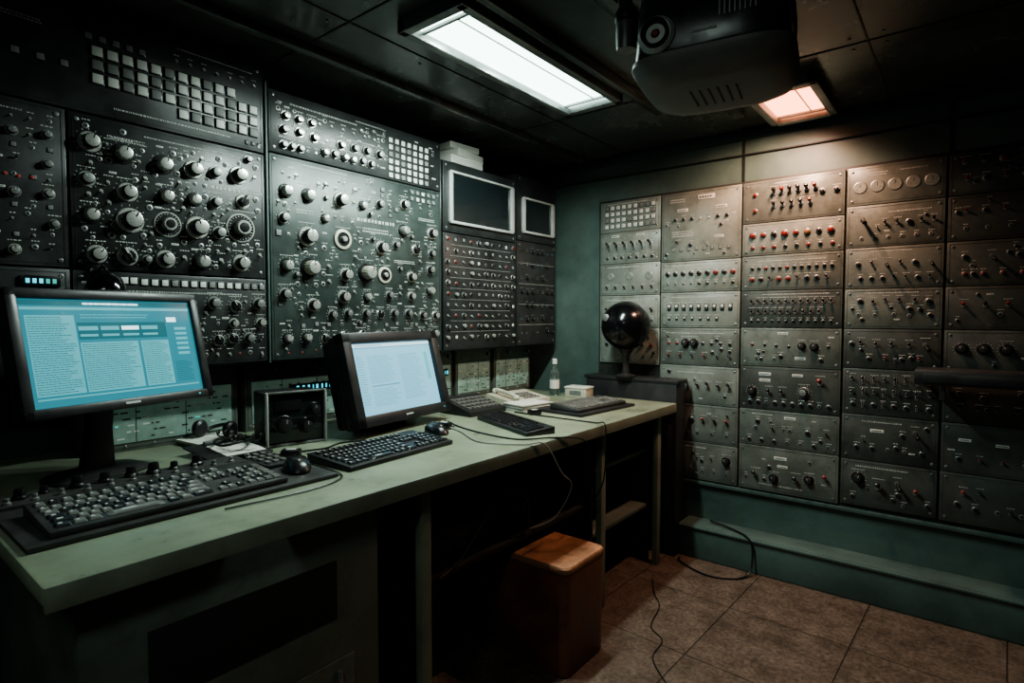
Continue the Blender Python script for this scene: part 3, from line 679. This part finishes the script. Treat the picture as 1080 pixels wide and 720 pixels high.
# ---------------------------------------------------------------- monitors
def textlines(b,x0,x1,z0,z1,n,y,m,lh=.3):
    dz=(z1-z0)/n
    for i in range(n):
        z=z1-dz*(i+.5); x=x0
        end=x0+(x1-x0)*R.uniform(.7,1.)
        while x<end:
            l=min(R.uniform(.002,.009),end-x)
            if l<.001: break
            b.box((x+l/2,y,z),(l,.0004,dz*lh),m); x+=l+.0016
def monitor(label,loc,rz,w,h,zb,tilt,style,deep):
    e=empty("computer_monitor",label,"monitor",loc,rz)
    bw=.026 if style=='A' else .042
    fd=.03 if style=='A' else .05
    T=Matrix.Translation((0,-.05,zb+h/2))@Matrix.Rotation(-tilt,4,'X')
    b=MB()
    for s in (-1,1):
        b.box((s*(w/2-bw/2),0,0),(bw,fd,h),M['blkm'],.006,T=T)
        b.box((0,0,s*(h/2-bw/2)),(w,fd,bw),M['blkm'],.006,T=T)
    b.box((0,-fd/2-.0005,-h/2+bw/2),(.04,.001,.006),M['mark'],T=T)
    b.box((w/2-.05,-fd/2-.0005,-h/2+bw/2),(.006,.002,.004),M['led_g'],T=T)
    b.obj("bezel",e)
    b=MB(); b.box((0,fd/2+.015,0),(w-.006,.04,h-.006),M['blkm'],.01,T=T)
    if deep>.03:
        b.box((0,fd/2+.03+deep*.3,0),(w-.02,deep*.6,h-.02),M['blkm'],.015,T=T)
    b.box((0,fd/2+.03+deep/2,0),(w*.7,deep,h*.7),M['blkm'],.02,T=T)
    for i in range(8): b.box((0,fd/2+.031+deep,-.06+i*.016),(w*.5,.002,.005),M['seam'],T=T)
    b.obj("back_shell",e)
    b=MB(); sw=w-2*bw; sh=h-2*bw; y=-.003
    f=y-.0012
    s2=MB()
    if style=='A':
        b.box((0,y,0),(sw,.002,sh),M['scrA'],T=T)
        s2.box((0,f,sh/2-.010),(sw,.0006,.012),M['scrT']); textlines(s2,-.08,.10,sh/2-.015,sh/2-.006,1,f-.0006,M['scrW'],.6)
        s2.box((0,f,sh/2-.024),(sw*.98,.0006,.007),M['scrP'])
        for (a,c,z0,z1,nn,bg) in ((-.215,-.105,-.108,.095,34,'scrP'),(-.10,.05,-.108,.022,22,'scrP'),(.058,.140,-.108,.022,22,'scrP'),(.148,.21,-.108,-.04,12,'scrA')):
            if bg=='scrP': s2.box(((a+c)/2,f,(z0+z1)/2),(c-a,.0006,z1-z0),M[bg])
            textlines(s2,a+.003,c-.003,z0+.003,z1-.003,nn,f-.0006,M['scrT'],.28)
        s2.box((.02,f,.053),(.24,.0006,.045),M['scrT'])
        for i in range(4):
            s2.box((-.075+i*.055,f-.0006,.060),(.048,.0006,.011),M['scrW' if i==2 else 'scrP']); s2.box((-.075+i*.055,f-.0006,.041),(.044,.0006,.006),M['scrP'])
        s2.box((0,f,-.116),(sw*.95,.0006,.004),M['scrP'])
        for i in range(6): s2.box((.185,f,.055-i*.015),(.038,.0006,.008),M['scrP'])
        s2.box((.16,f-.001,.082),(.03,.0006,.014),M['scrW']); textlines(s2,-.09,.14,.085,.10,2,f,M['scrP'])
    else:
        b.box((0,y,0),(sw,.002,sh),M['scrB'],T=T)
        s2.box((0,f,sh/2-.008),(sw,.0006,.012),M['scrW']); textlines(s2,-.2,-.05,sh/2-.013,sh/2-.003,1,f-.0006,M['scrU'])
        textlines(s2,-.205,-.165,-.10,.09,20,f-.0006,M['scrU'],.25)
        textlines(s2,-.15,.0,-.02,.09,14,f-.0006,M['scrU'],.2); textlines(s2,.02,.16,-.10,.09,22,f-.0006,M['scrU'],.2)
        textlines(s2,-.15,.0,-.11,-.04,8,f-.0006,M['scrU'],lh=.2)
        s2.box((-.075,f-.001,-.03),(.15,.0006,.004),M['scrU'])
        s2.box((.19,f,.03),(.02,.0006,.12),M['scrP'])
    o=len(b.v)
    for v in s2.v: b.v.append(T@v)
    for ff,k in zip(s2.f,s2.fm): b.f.append([i+o for i in ff]); b.fm.append(b.mi(s2.ms[k]))
    b.obj("screen",e)
    b=MB()
    b.loft([(0,.06,.0005,.13,.085,3),(0,.06,.008,.13,.085,3),(0,.06,.016,.11,.07,3),(0,.065,.024,.05,.03,3)],M['blkm'])
    b.loft([(0,.065,.02,.045,.025,3),(0,.055,zb*.6+.01,.035,.02,3),(0,.03,zb+h*.45,.04,.02,3)],M['blkm'])
    b.obj("stand",e)
monitor("wide glossy black monitor showing cyan data tables",(.285,.535,DZ),math.radians(106),.505,.325,.195,math.radians(13),'A',.012)
monitor("chunky black monitor showing pale blue document page",(.30,1.50,DZ),math.radians(97),.54,.36,.030,math.radians(15),'B',.09)

# ---------------------------------------------------------------- keyboards
def keymesh(m,leg):
    b=MB(); b.box((0,0,.5),(1,1,1),m,.08,top=(.78,.78),seg=1)
    b.box((-.12,.1,1.002),(.26,.34,.01),leg)
    return b.mesh("key")
kA=keymesh(M['key'],M['mark']); kG=keymesh(M['keyg'],M['mark'])
def keyboard(label,loc,rz,w,d,style,individual=True):
    e=empty("keyboard",label,"keyboard",loc,rz)
    b=MB(); hf,hb=.014,.028
    vs=[(-w/2,-d/2,0),(w/2,-d/2,0),(w/2,d/2,0),(-w/2,d/2,0),(-w/2,-d/2,hf),(w/2,-d/2,hf),(w/2,d/2,hb),(-w/2,d/2,hb)]
    bm=bmesh.new(); bv=[bm.verts.new(v) for v in vs]
    for f in [(0,3,2,1),(4,5,6,7),(0,1,5,4),(1,2,6,5),(2,3,7,6),(3,0,4,7)]: bm.faces.new([bv[i] for i in f])
    bmesh.ops.bevel(bm,geom=bm.edges[:],offset=.004,segments=2,profile=.5,affect='EDGES'); bm.verts.index_update()
    b.raw([v.co.copy() for v in bm.verts],[[v.index for v in f.verts] for f in bm.faces],M['kcase' if style=='G' else 'blkm']); bm.free()
    b.obj("case",e)
    a=math.atan((hb-hf)/d)
    U=(w-.024)/22.8; V=(d-.03)/6.4
    kh=.0045 if style=='G' else .006
    keys=[]
    rows=[[1]*13+[2],[1.5]+[1]*12+[1.5],[1.75]+[1]*11+[2.25],[2.25]+[1]*10+[2.75],[1.5,1.25,1.25,6,1.25,1.25,2.5]]
    for ri,rw in enumerate(rows):
        x=0
        for k in rw: keys.append((x,4-ri,k)); x+=k
    for i in range(13): keys.append((i*1.17,5.35,1))
    for i in range(3):
        for r_ in (5.35,4,3,0): keys.append((15.4+i,r_,1))
    keys.append((16.4,1,1))
    for i in range(4):
        for r_ in (4,3,2,1,0): keys.append((18.8+i,r_,1))
    x0=-w/2+.012; y0=-d/2+.012
    big=MB()
    for n,(x,r_,k) in enumerate(keys):
        cx=x0+(x+k/2)*U; cy=y0+(r_+.5)*V; cz=hf+(cy+d/2)*math.tan(a)+.0005
        me=kG if (style=='G' and R.random()<.65) else kA
        if individual and n<100:
            o=inst(me,"key",e,(cx,cy,cz),1,(a,0,0)); o.scale=(k*U*.88,V*.84,kh)
        else:
            big.box((cx,cy,cz+.003),(k*U*.88,V*.84,kh),M['keyg'] if style=='G' else M['key'],.0,top=(.8,.8))
    if big.v: big.obj("key_field",e,kind="stuff")
    return e
TZ=.012
e=empty("control_deck","flat black metal console tray with small switch knobs","console",(.585,.59,DZ+.0005))
b=MB(); b.box((0,0,TZ/2),(.40,.68,TZ),M['kcase'],.004); b.box((-.15,0,TZ+.004),(.09,.66,.012),M['kcase'],.003); b.obj("tray",e)
jm=MB(); jm.lathe([(.018,0),(.018,.008),(.014,.012),(.013,.024),(.011,.03),(.004,.031)],M['blk'],axis='z',seg=18); jm=jm.mesh("joystick_knob")
sm=MB(); sm.lathe([(.009,0),(.009,.006),(.006,.008),(.006,.016),(.003,.018)],M['steel'],axis='z',seg=12); sm=sm.mesh("switch_knob")
for i in range(8):
    inst(jm,"joystick_knob",e,(-.16+R.uniform(-.015,.015),-.28+i*.057+R.uniform(-.012,.012),TZ+.009),R.uniform(.6,1.1))
for i in range(12): inst(sm,"switch_knob",e,(-.118+R.uniform(-.004,.004),-.31+i*.05,TZ+.009),.9)
b=MB(); b.box((-.08,.275,TZ+.005),(.20,.09,.01),M['rack'],.002)
for i in range(4):
    for j in range(3): b.box((-.14+i*.04,.25+j*.024,TZ+.012),(.022,.014,.006),M['keyg'],.001)
b.obj("side_keypad",e)
keyboard("worn grey keyboard resting on the console tray",(.66,.54,DZ+TZ+.001),pi/2,.50,.21,'G')
keyboard("full size black keyboard with pale legends",(.655,1.195,DZ+.0005),math.radians(94),.45,.205,'K')
keyboard("slim black keyboard lying crossways on the worktop",(.70,1.82,DZ+.0005),math.radians(-22),.42,.13,'K',False)
b=MB(); b.box((0,0,.006),(.46,.26,.012),M['blkm'],.004)
b.obj("keyboard_tray",loc=(.70,2.40,DZ+.0005),rot=(0,0,math.radians(86)),label="thin black tray under a small keyboard",category="tray")
keyboard("grey black keyboard on thin tray near the desk end",(.71,2.40,DZ+.013),math.radians(86),.40,.17,'G',False)
def mouse(label,loc,rz):
    e=empty("computer_mouse",label,"computer mouse",loc,rz)
    b=MB()
    b.loft([(0,0,0,.034,.058,2.3),(0,0,.006,.036,.061,2.3),(0,.003,.020,.034,.056,2.2),(0,.008,.033,.025,.040,2.1),(0,.010,.039,.011,.020,2)],M['blk'],28)
    b.obj("mouse_body",e)
    b=MB(); b.lathe([(.007,-.003),(.007,.003)],M['steel'],axis='x',c=(0,-.028,.030),seg=14); b.obj("scroll_wheel",e)
mouse("glossy black mouse on the console tray",(.67,.872,DZ+TZ+.001),math.radians(70))
mouse("glossy black mouse beside the black keyboard",(.56,1.52,DZ+.0005),math.radians(80))

# ---------------------------------------------------------------- small desk things
e=empty("desk_instrument","small square black instrument box with metal rim and knobs","instrument",(.28,1.09,DZ),math.radians(78))
b=MB(); b.box((0,.05,.093),(.20,.16,.178),M['blkm'],.008); b.box((0,-.031,.093),(.185,.004,.165),M['glass'],.001); b.obj("body",e)
b=MB()
for s in(-1,1):
    b.box((s*.101,-.035,.095),(.008,.020,.188),M['silver'],.003); b.box((0,-.035,.095+s*.091),(.20,.020,.007),M['steel'],.003)
b.obj("front_rim",e)
for i,(x,z,s) in enumerate(((-.045,.075,.032),(.03,.065,.028),(.06,.12,.024))): inst(C['kd'][1],"knob",e,(x,-.034,z),s)
b=MB(); b.box((-.03,-.035,.14),(.09,.004,.035),M['blk'],.001); b.obj("display",e)
e=empty("rack_lamp","small black dome lamp fixed to the rack front","lamp",(RX+.004,.565,1.405))
b=MB(); b.lathe([(.022,0),(.022,.008),(.014,.012)],M['blk'],axis='x',seg=20); b.obj("mount",e)
b=MB(); b.tube([(.008,0,0),(.03,0,.012),(.055,0,.014),(.07,0,.002)],.005,M['blk'],seg=10); b.obj("arm",e)
b=MB(); b.lathe([(.052,-.055),(.050,-.045),(.040,-.02),(.018,-.004),(.008,.004)],M['gls'],axis='z',c=(.07,0,.0),seg=28); b.obj("lamp_shade",e)
b=MB()
for i in range(6):
    T=Matrix.Rotation(R.uniform(-.05,.05),4,'Z'); b.box((0,0,.002+i*.003),(.18,.18,.0025),M['paper'] if i>2 else M['markd'],T=T)
b.obj("paper_stack",loc=(.07,.91,DZ+.0005),rot=(0,0,.1),label="stack of worn papers behind the console tray",category="papers")
e=empty("clipboard","dark flat writing pad with metal clip and worn paper","clipboard",(.27,.865,DZ+.014),math.radians(95))
b=MB(); T=Matrix.Rotation(math.radians(7),4,'X'); b.box((0,0,.0),(.20,.19,.006),M['blkm'],.002,T=T); b.box((0.02,-.01,.004),(.13,.13,.002),M['paper'],0,T=T); b.obj("board",e)
b=MB(); b.box((0,.08,.008),(.08,.014,.01),M['steel'],.002,T=T); b.obj("clip",e)
e=empty("coiled_cable","black coiled handset cable heaped on the writing pad","cable",(.27,.89,DZ+.036),.3)
b=MB(); b.tube([(-.09+.0028*i,.03*math.sin(i*.12)+.012*math.cos(i*1.05),.008+.010*(1+math.sin(i*1.05))) for i in range(64)],.0028,M['rubber'],sub=3); b.obj("coil",e)
b=MB(); b.tube([(.05*math.cos(a*.9),.06*math.sin(a*.9)-.01,.006+.004*math.sin(a*2)) for a in [i*.5 for i in range(20)]],.004,M['rubber']); b.obj("loop",e)
e=empty("headset","black headset lying on the stack of papers","headset",(.07,.91,DZ+.021),.5)
b=MB(); pts=[(.06*math.cos(a),.075*math.sin(a),.012+.02*math.sin(a)) for a in [i*pi/10 for i in range(11)]]; b.tube(pts,.007,M['blk'],seg=8); b.obj("headband",e)
for s in (-1,1):
    b=MB(); b.lathe([(.026,-.012),(.03,-.004),(.03,.008),(.022,.014)],M['blkm'],axis='x',c=(s*.06,0,.03),seg=24); b.obj("ear_cup",e)
e=empty("desk_telephone","flat beige slanted desk terminal with keypad and handset","telephone",(.27,2.40,DZ+.0005),math.radians(80))
b=MB(); vs=[(-.14,-.1,0),(.14,-.1,0),(.14,.1,0),(-.14,.1,0),(-.14,-.1,.015),(.14,-.1,.015),(.14,.1,.040),(-.14,.1,.040)]
FW=[(0,3,2,1),(4,5,6,7),(0,1,5,4),(1,2,6,5),(2,3,7,6),(3,0,4,7)]
b.raw(vs,FW,M['cream']); b.obj("body",e)
b=MB()
for i in range(4):
    for j in range(4): b.box((.0+i*.028,-.06+j*.03,.0215+j*.0038),(.02,.02,.006),M['keyg'],.001)
b.obj("keypad",e)
b=MB(); b.tube([(-.09,-.09,.028),(-.09,-.06,.042),(-.09,.06,.057),(-.09,.09,.052)],.011,M['cream'],seg=12); b.sphere((-.09,-.085,.030),.017,M['cream']); b.sphere((-.09,.085,.050),.017,M['cream']); b.obj("handset",e)
e=empty("signal_unit","low black signal unit with sloped face and small keys","signal unit",(.33,1.98,DZ+.0005),math.radians(88))
b=MB(); vs=[(-.12,-.1,0),(.12,-.1,0),(.12,.1,0),(-.12,.1,0),(-.12,-.1,.02),(.12,-.1,.02),(.12,.1,.07),(-.12,.1,.07)]
b.raw(vs,FW,M['blkm']); b.obj("body",e)
b=MB()
for i in range(7):
    for j in range(4): b.box((-.09+i*.03,-.06+j*.035,.032+j*.0087),(.022,.024,.01),M['keyg'],.001)
b.obj("keypad",e)
e=empty("glass_bottle","small clear glass bottle with white cap on the worktop","bottle",(.30,2.70,DZ+.0005))
b=MB(); b.lathe([(.025,0),(.028,.01),(.028,.12),(.022,.14),(.011,.16),(.011,.185)],M['bottle'],axis='z',seg=28); b.obj("body",e)
b=MB(); b.lathe([(.014,.18),(.014,.205),(.010,.21)],M['white'],axis='z',seg=20); b.obj("cap",e)
b=MB(); b.lathe([(.0285,.04),(.0285,.09)],M['paper'],axis='z',seg=28); b.obj("label_band",e)
e=empty("card_box","small off-white carton box beside the bottle","box",(.44,2.74,DZ+.0005),.1)
b=MB(); b.box((0,0,.025),(.13,.10,.05),M['cream'],.003); b.box((0,-.051,.025),(.07,.001,.025),M['markd']); b.obj("body",e)
b=MB(); b.box((0,0,.053),(.136,.106,.010),M['paper'],.002); b.obj("lid",e)
b=MB()
for i in range(5):
    T=Matrix.Rotation(R.uniform(-.06,.06),4,'Z'); b.box((0,0,.004+i*.006),(.14,.2,.005),M['paper'] if i%2==0 else M['markd'],T=T)
b.obj("paper_stack",loc=(.47,2.22,DZ+.0005),rot=(0,0,-.15),label="loose printed papers beside the desk terminal",category="papers")
for k,(zz,dy,hh,rr) in enumerate(((2.0555,0,.040,.0),(2.0960,.02,.036,.12),(2.1325,-.01,.030,-.08))):
    b=MB(); b.box((0,0,hh/2),(.17,.24-.02*k,hh),M['paper'],.002)
    for i in range(5): b.box((.0855,0,.005+i*(hh-.008)/5),(.001,.22-.02*k,.0008),M['markd'])
    b.obj("paper_bundle",loc=(.005,2.20+dy,zz),rot=(0,0,rr),label="flat bundle of white papers on top of rack",category="papers",group="paper bundles on top of the rack")
for k,(x,y,a) in enumerate(((.50,1.62,.3),(.46,.975,.8),(.60,2.10,1.2))):
    e=empty("power_adapter","small black power adapter lying on the worktop","adapter",(x,y,DZ+.0005),a,"adapters on the worktop")
    b=MB(); b.box((0,0,.011),(.06,.035,.022),M['blk'],.005); b.obj("body",e)
    b=MB(); b.box((.0,0,.0225),(.03,.02,.001),M['mark']); b.obj("sticker",e)

# ---------------------------------------------------------------- cables
def cable(label,pts,r=.003,m=None):
    b=MB(); b.tube(pts,r,m or M['rubber']); b.obj("cable",label=label,category="cable",group="loose cables")
cable("thin grey cable drooping over the worktop edge",[(.38,1.66,DZ+.004),(.60,1.60,DZ+.004),(.80,1.50,DZ+.004),(.95,1.56,DZ+.004),(.985,1.64,DZ-.004),(.99,1.74,.70),(.97,1.84,.62),(.92,1.80,.50),(.86,1.72,.465)],.0028,M['rubw'])
cable("thin black cable crossing the worktop to the edge",[(.42,1.72,DZ+.003),(.55,1.66,DZ+.003),(.72,1.62,DZ+.003),(.88,1.62,DZ+.003),(.965,1.72,DZ+.004),(.990,1.88,.80),(.992,1.93,.74),(.985,1.95,.60),(.9,1.96,.50),(.85,1.96,.465)],.003)
cable("black cable hanging from worktop near far keyboard",[(.50,2.08,DZ+.003),(.75,2.08,DZ+.003),(.93,2.08,DZ+.003),(.984,2.07,DZ+.003),(.995,2.06,.72),(.99,2.05,.60),(.96,2.03,.52),(.90,2.03,.466)],.003)
cable("looped black cable hanging beneath worktop edge",[(.90,1.2,.467),(.90,1.3,.5),(.90,1.45,.62),(.90,1.55,.66),(.90,1.65,.60),(.88,1.68,.49),(.84,1.69,.468)],.005)
cable("black power cable looping beside the wall plinth",[(1.1,3.0,.19),(1.25,2.95,.185),(1.33,2.903,.17),(1.345,2.902,.1),(1.34,2.87,.02),(1.30,2.80,.006),(1.2,2.75,.006),(1.10,2.77,.006),(1.0,2.83,.006),(.985,2.87,.006)],.005)
cable("thin black cable trailing over the floor tiles",[(.98,2.55,.003),(1.05,2.42,.003),(1.12,2.32,.003),(1.16,2.15,.003),(1.24,2.08,.003),(1.26,1.95,.003),(1.36,1.84,.003)],.0025)
cable("pale cable resting behind the keyboard",[(.47,1.02,DZ+.003),(.49,1.15,DZ+.003),(.50,1.3,DZ+.003),(.44,1.46,DZ+.003)],.0025,M['rubw'])
cable("black mouse cable curling toward the monitor",[(.53,1.58,DZ+.003),(.55,1.60,DZ+.003),(.50,1.68,DZ+.003),(.44,1.70,DZ+.003),(.38,1.74,DZ+.003)],.002)
cable("black cable looping across the console tray",[(.40,.95,DZ+.004),(.52,.945,DZ+.004),(.66,.95,DZ+.004),(.80,.93,DZ+.004),(.84,.80,DZ+.004),(.82,.6,DZ+.004)],.0022)
cable("black cable snaking beside the instrument box",[(.42,.955,DZ+.004),(.44,1.02,DZ+.004),(.46,1.10,DZ+.004),(.43,1.18,DZ+.004),(.45,1.26,DZ+.004),(.40,1.32,DZ+.004)],.003)
e=empty("storage_case","grey soft case lying on the lower shelf","case",(.62,1.86,.4615),.3)
b=MB(); b.loft([(0,0,0,.14,.15,3),(0,0,.02,.15,.16,3),(0,0,.06,.145,.155,2.8),(0,0,.085,.11,.12,2.6),(0,0,.09,.06,.08,2.4)],M['cab']); b.obj("case_body",e)
b=MB(); b.tube([(.12,-.06,.05),(.17,-.04,.06),(.18,.02,.06),(.17,.07,.06),(.12,.08,.05)],.008,M['blk']); b.obj("handle",e)
e=empty("network_box","small dark box with pale ports on the lower shelf","electronics box",(.70,1.36,.4615),pi/2)
b=MB(); b.box((0,0,.05),(.22,.2,.10),M['rack'],.005); b.obj("body",e)
for i in range(5):
    b=MB(); b.box((-.08+i*.035,-.101,.03),(.022,.004,.02),M['markd'],.001); b.obj("port",e)

# ---------------------------------------------------------------- brown box
e=empty("storage_box","brown leatherette storage box with flat worn copper-tan lid","storage box",(.905,1.765,0))
b=MB(); b.loft([(0,0,0,.174,.129,11),(0,0,.006,.178,.133,11),(0,0,.372,.182,.136,11)],M['rust'],64); b.obj("body",e)
b=MB(); b.loft([(0,0,.374,.182,.136,11),(0,0,.378,.184,.138,11),(0,0,.392,.184,.138,11),(0,0,.398,.180,.134,11),(0,0,.400,.174,.128,10)],M['tan'],64); b.obj("lid",e)
b=MB(); b.loft([(0,0,.370,.1835,.1375,11),(0,0,.376,.1835,.1375,11)],M['rustd'],64); b.obj("rim_band",e)

# ---------------------------------------------------------------- world + camera
w=bpy.data.worlds.new("world"); sc.world=w; w.use_nodes=True
w.node_tree.nodes["Background"].inputs[0].default_value=(.5,.7,.7,1); w.node_tree.nodes["Background"].inputs[1].default_value=.02
cd=bpy.data.cameras.new("camera"); cam=bpy.data.objects.new("camera",cd); COL.objects.link(cam)
cd.sensor_width=36; cd.lens=20.07; cd.clip_start=.02
cam.location=(2.15,0,1.27); cam.rotation_euler=(math.radians(90-2.4),0,math.radians(38.7))
sc.camera=cam
try:
    sc.view_settings.view_transform='AgX'; sc.view_settings.look='AgX - Medium High Contrast'; sc.view_settings.exposure=.3
except Exception as ex_: print(ex_)
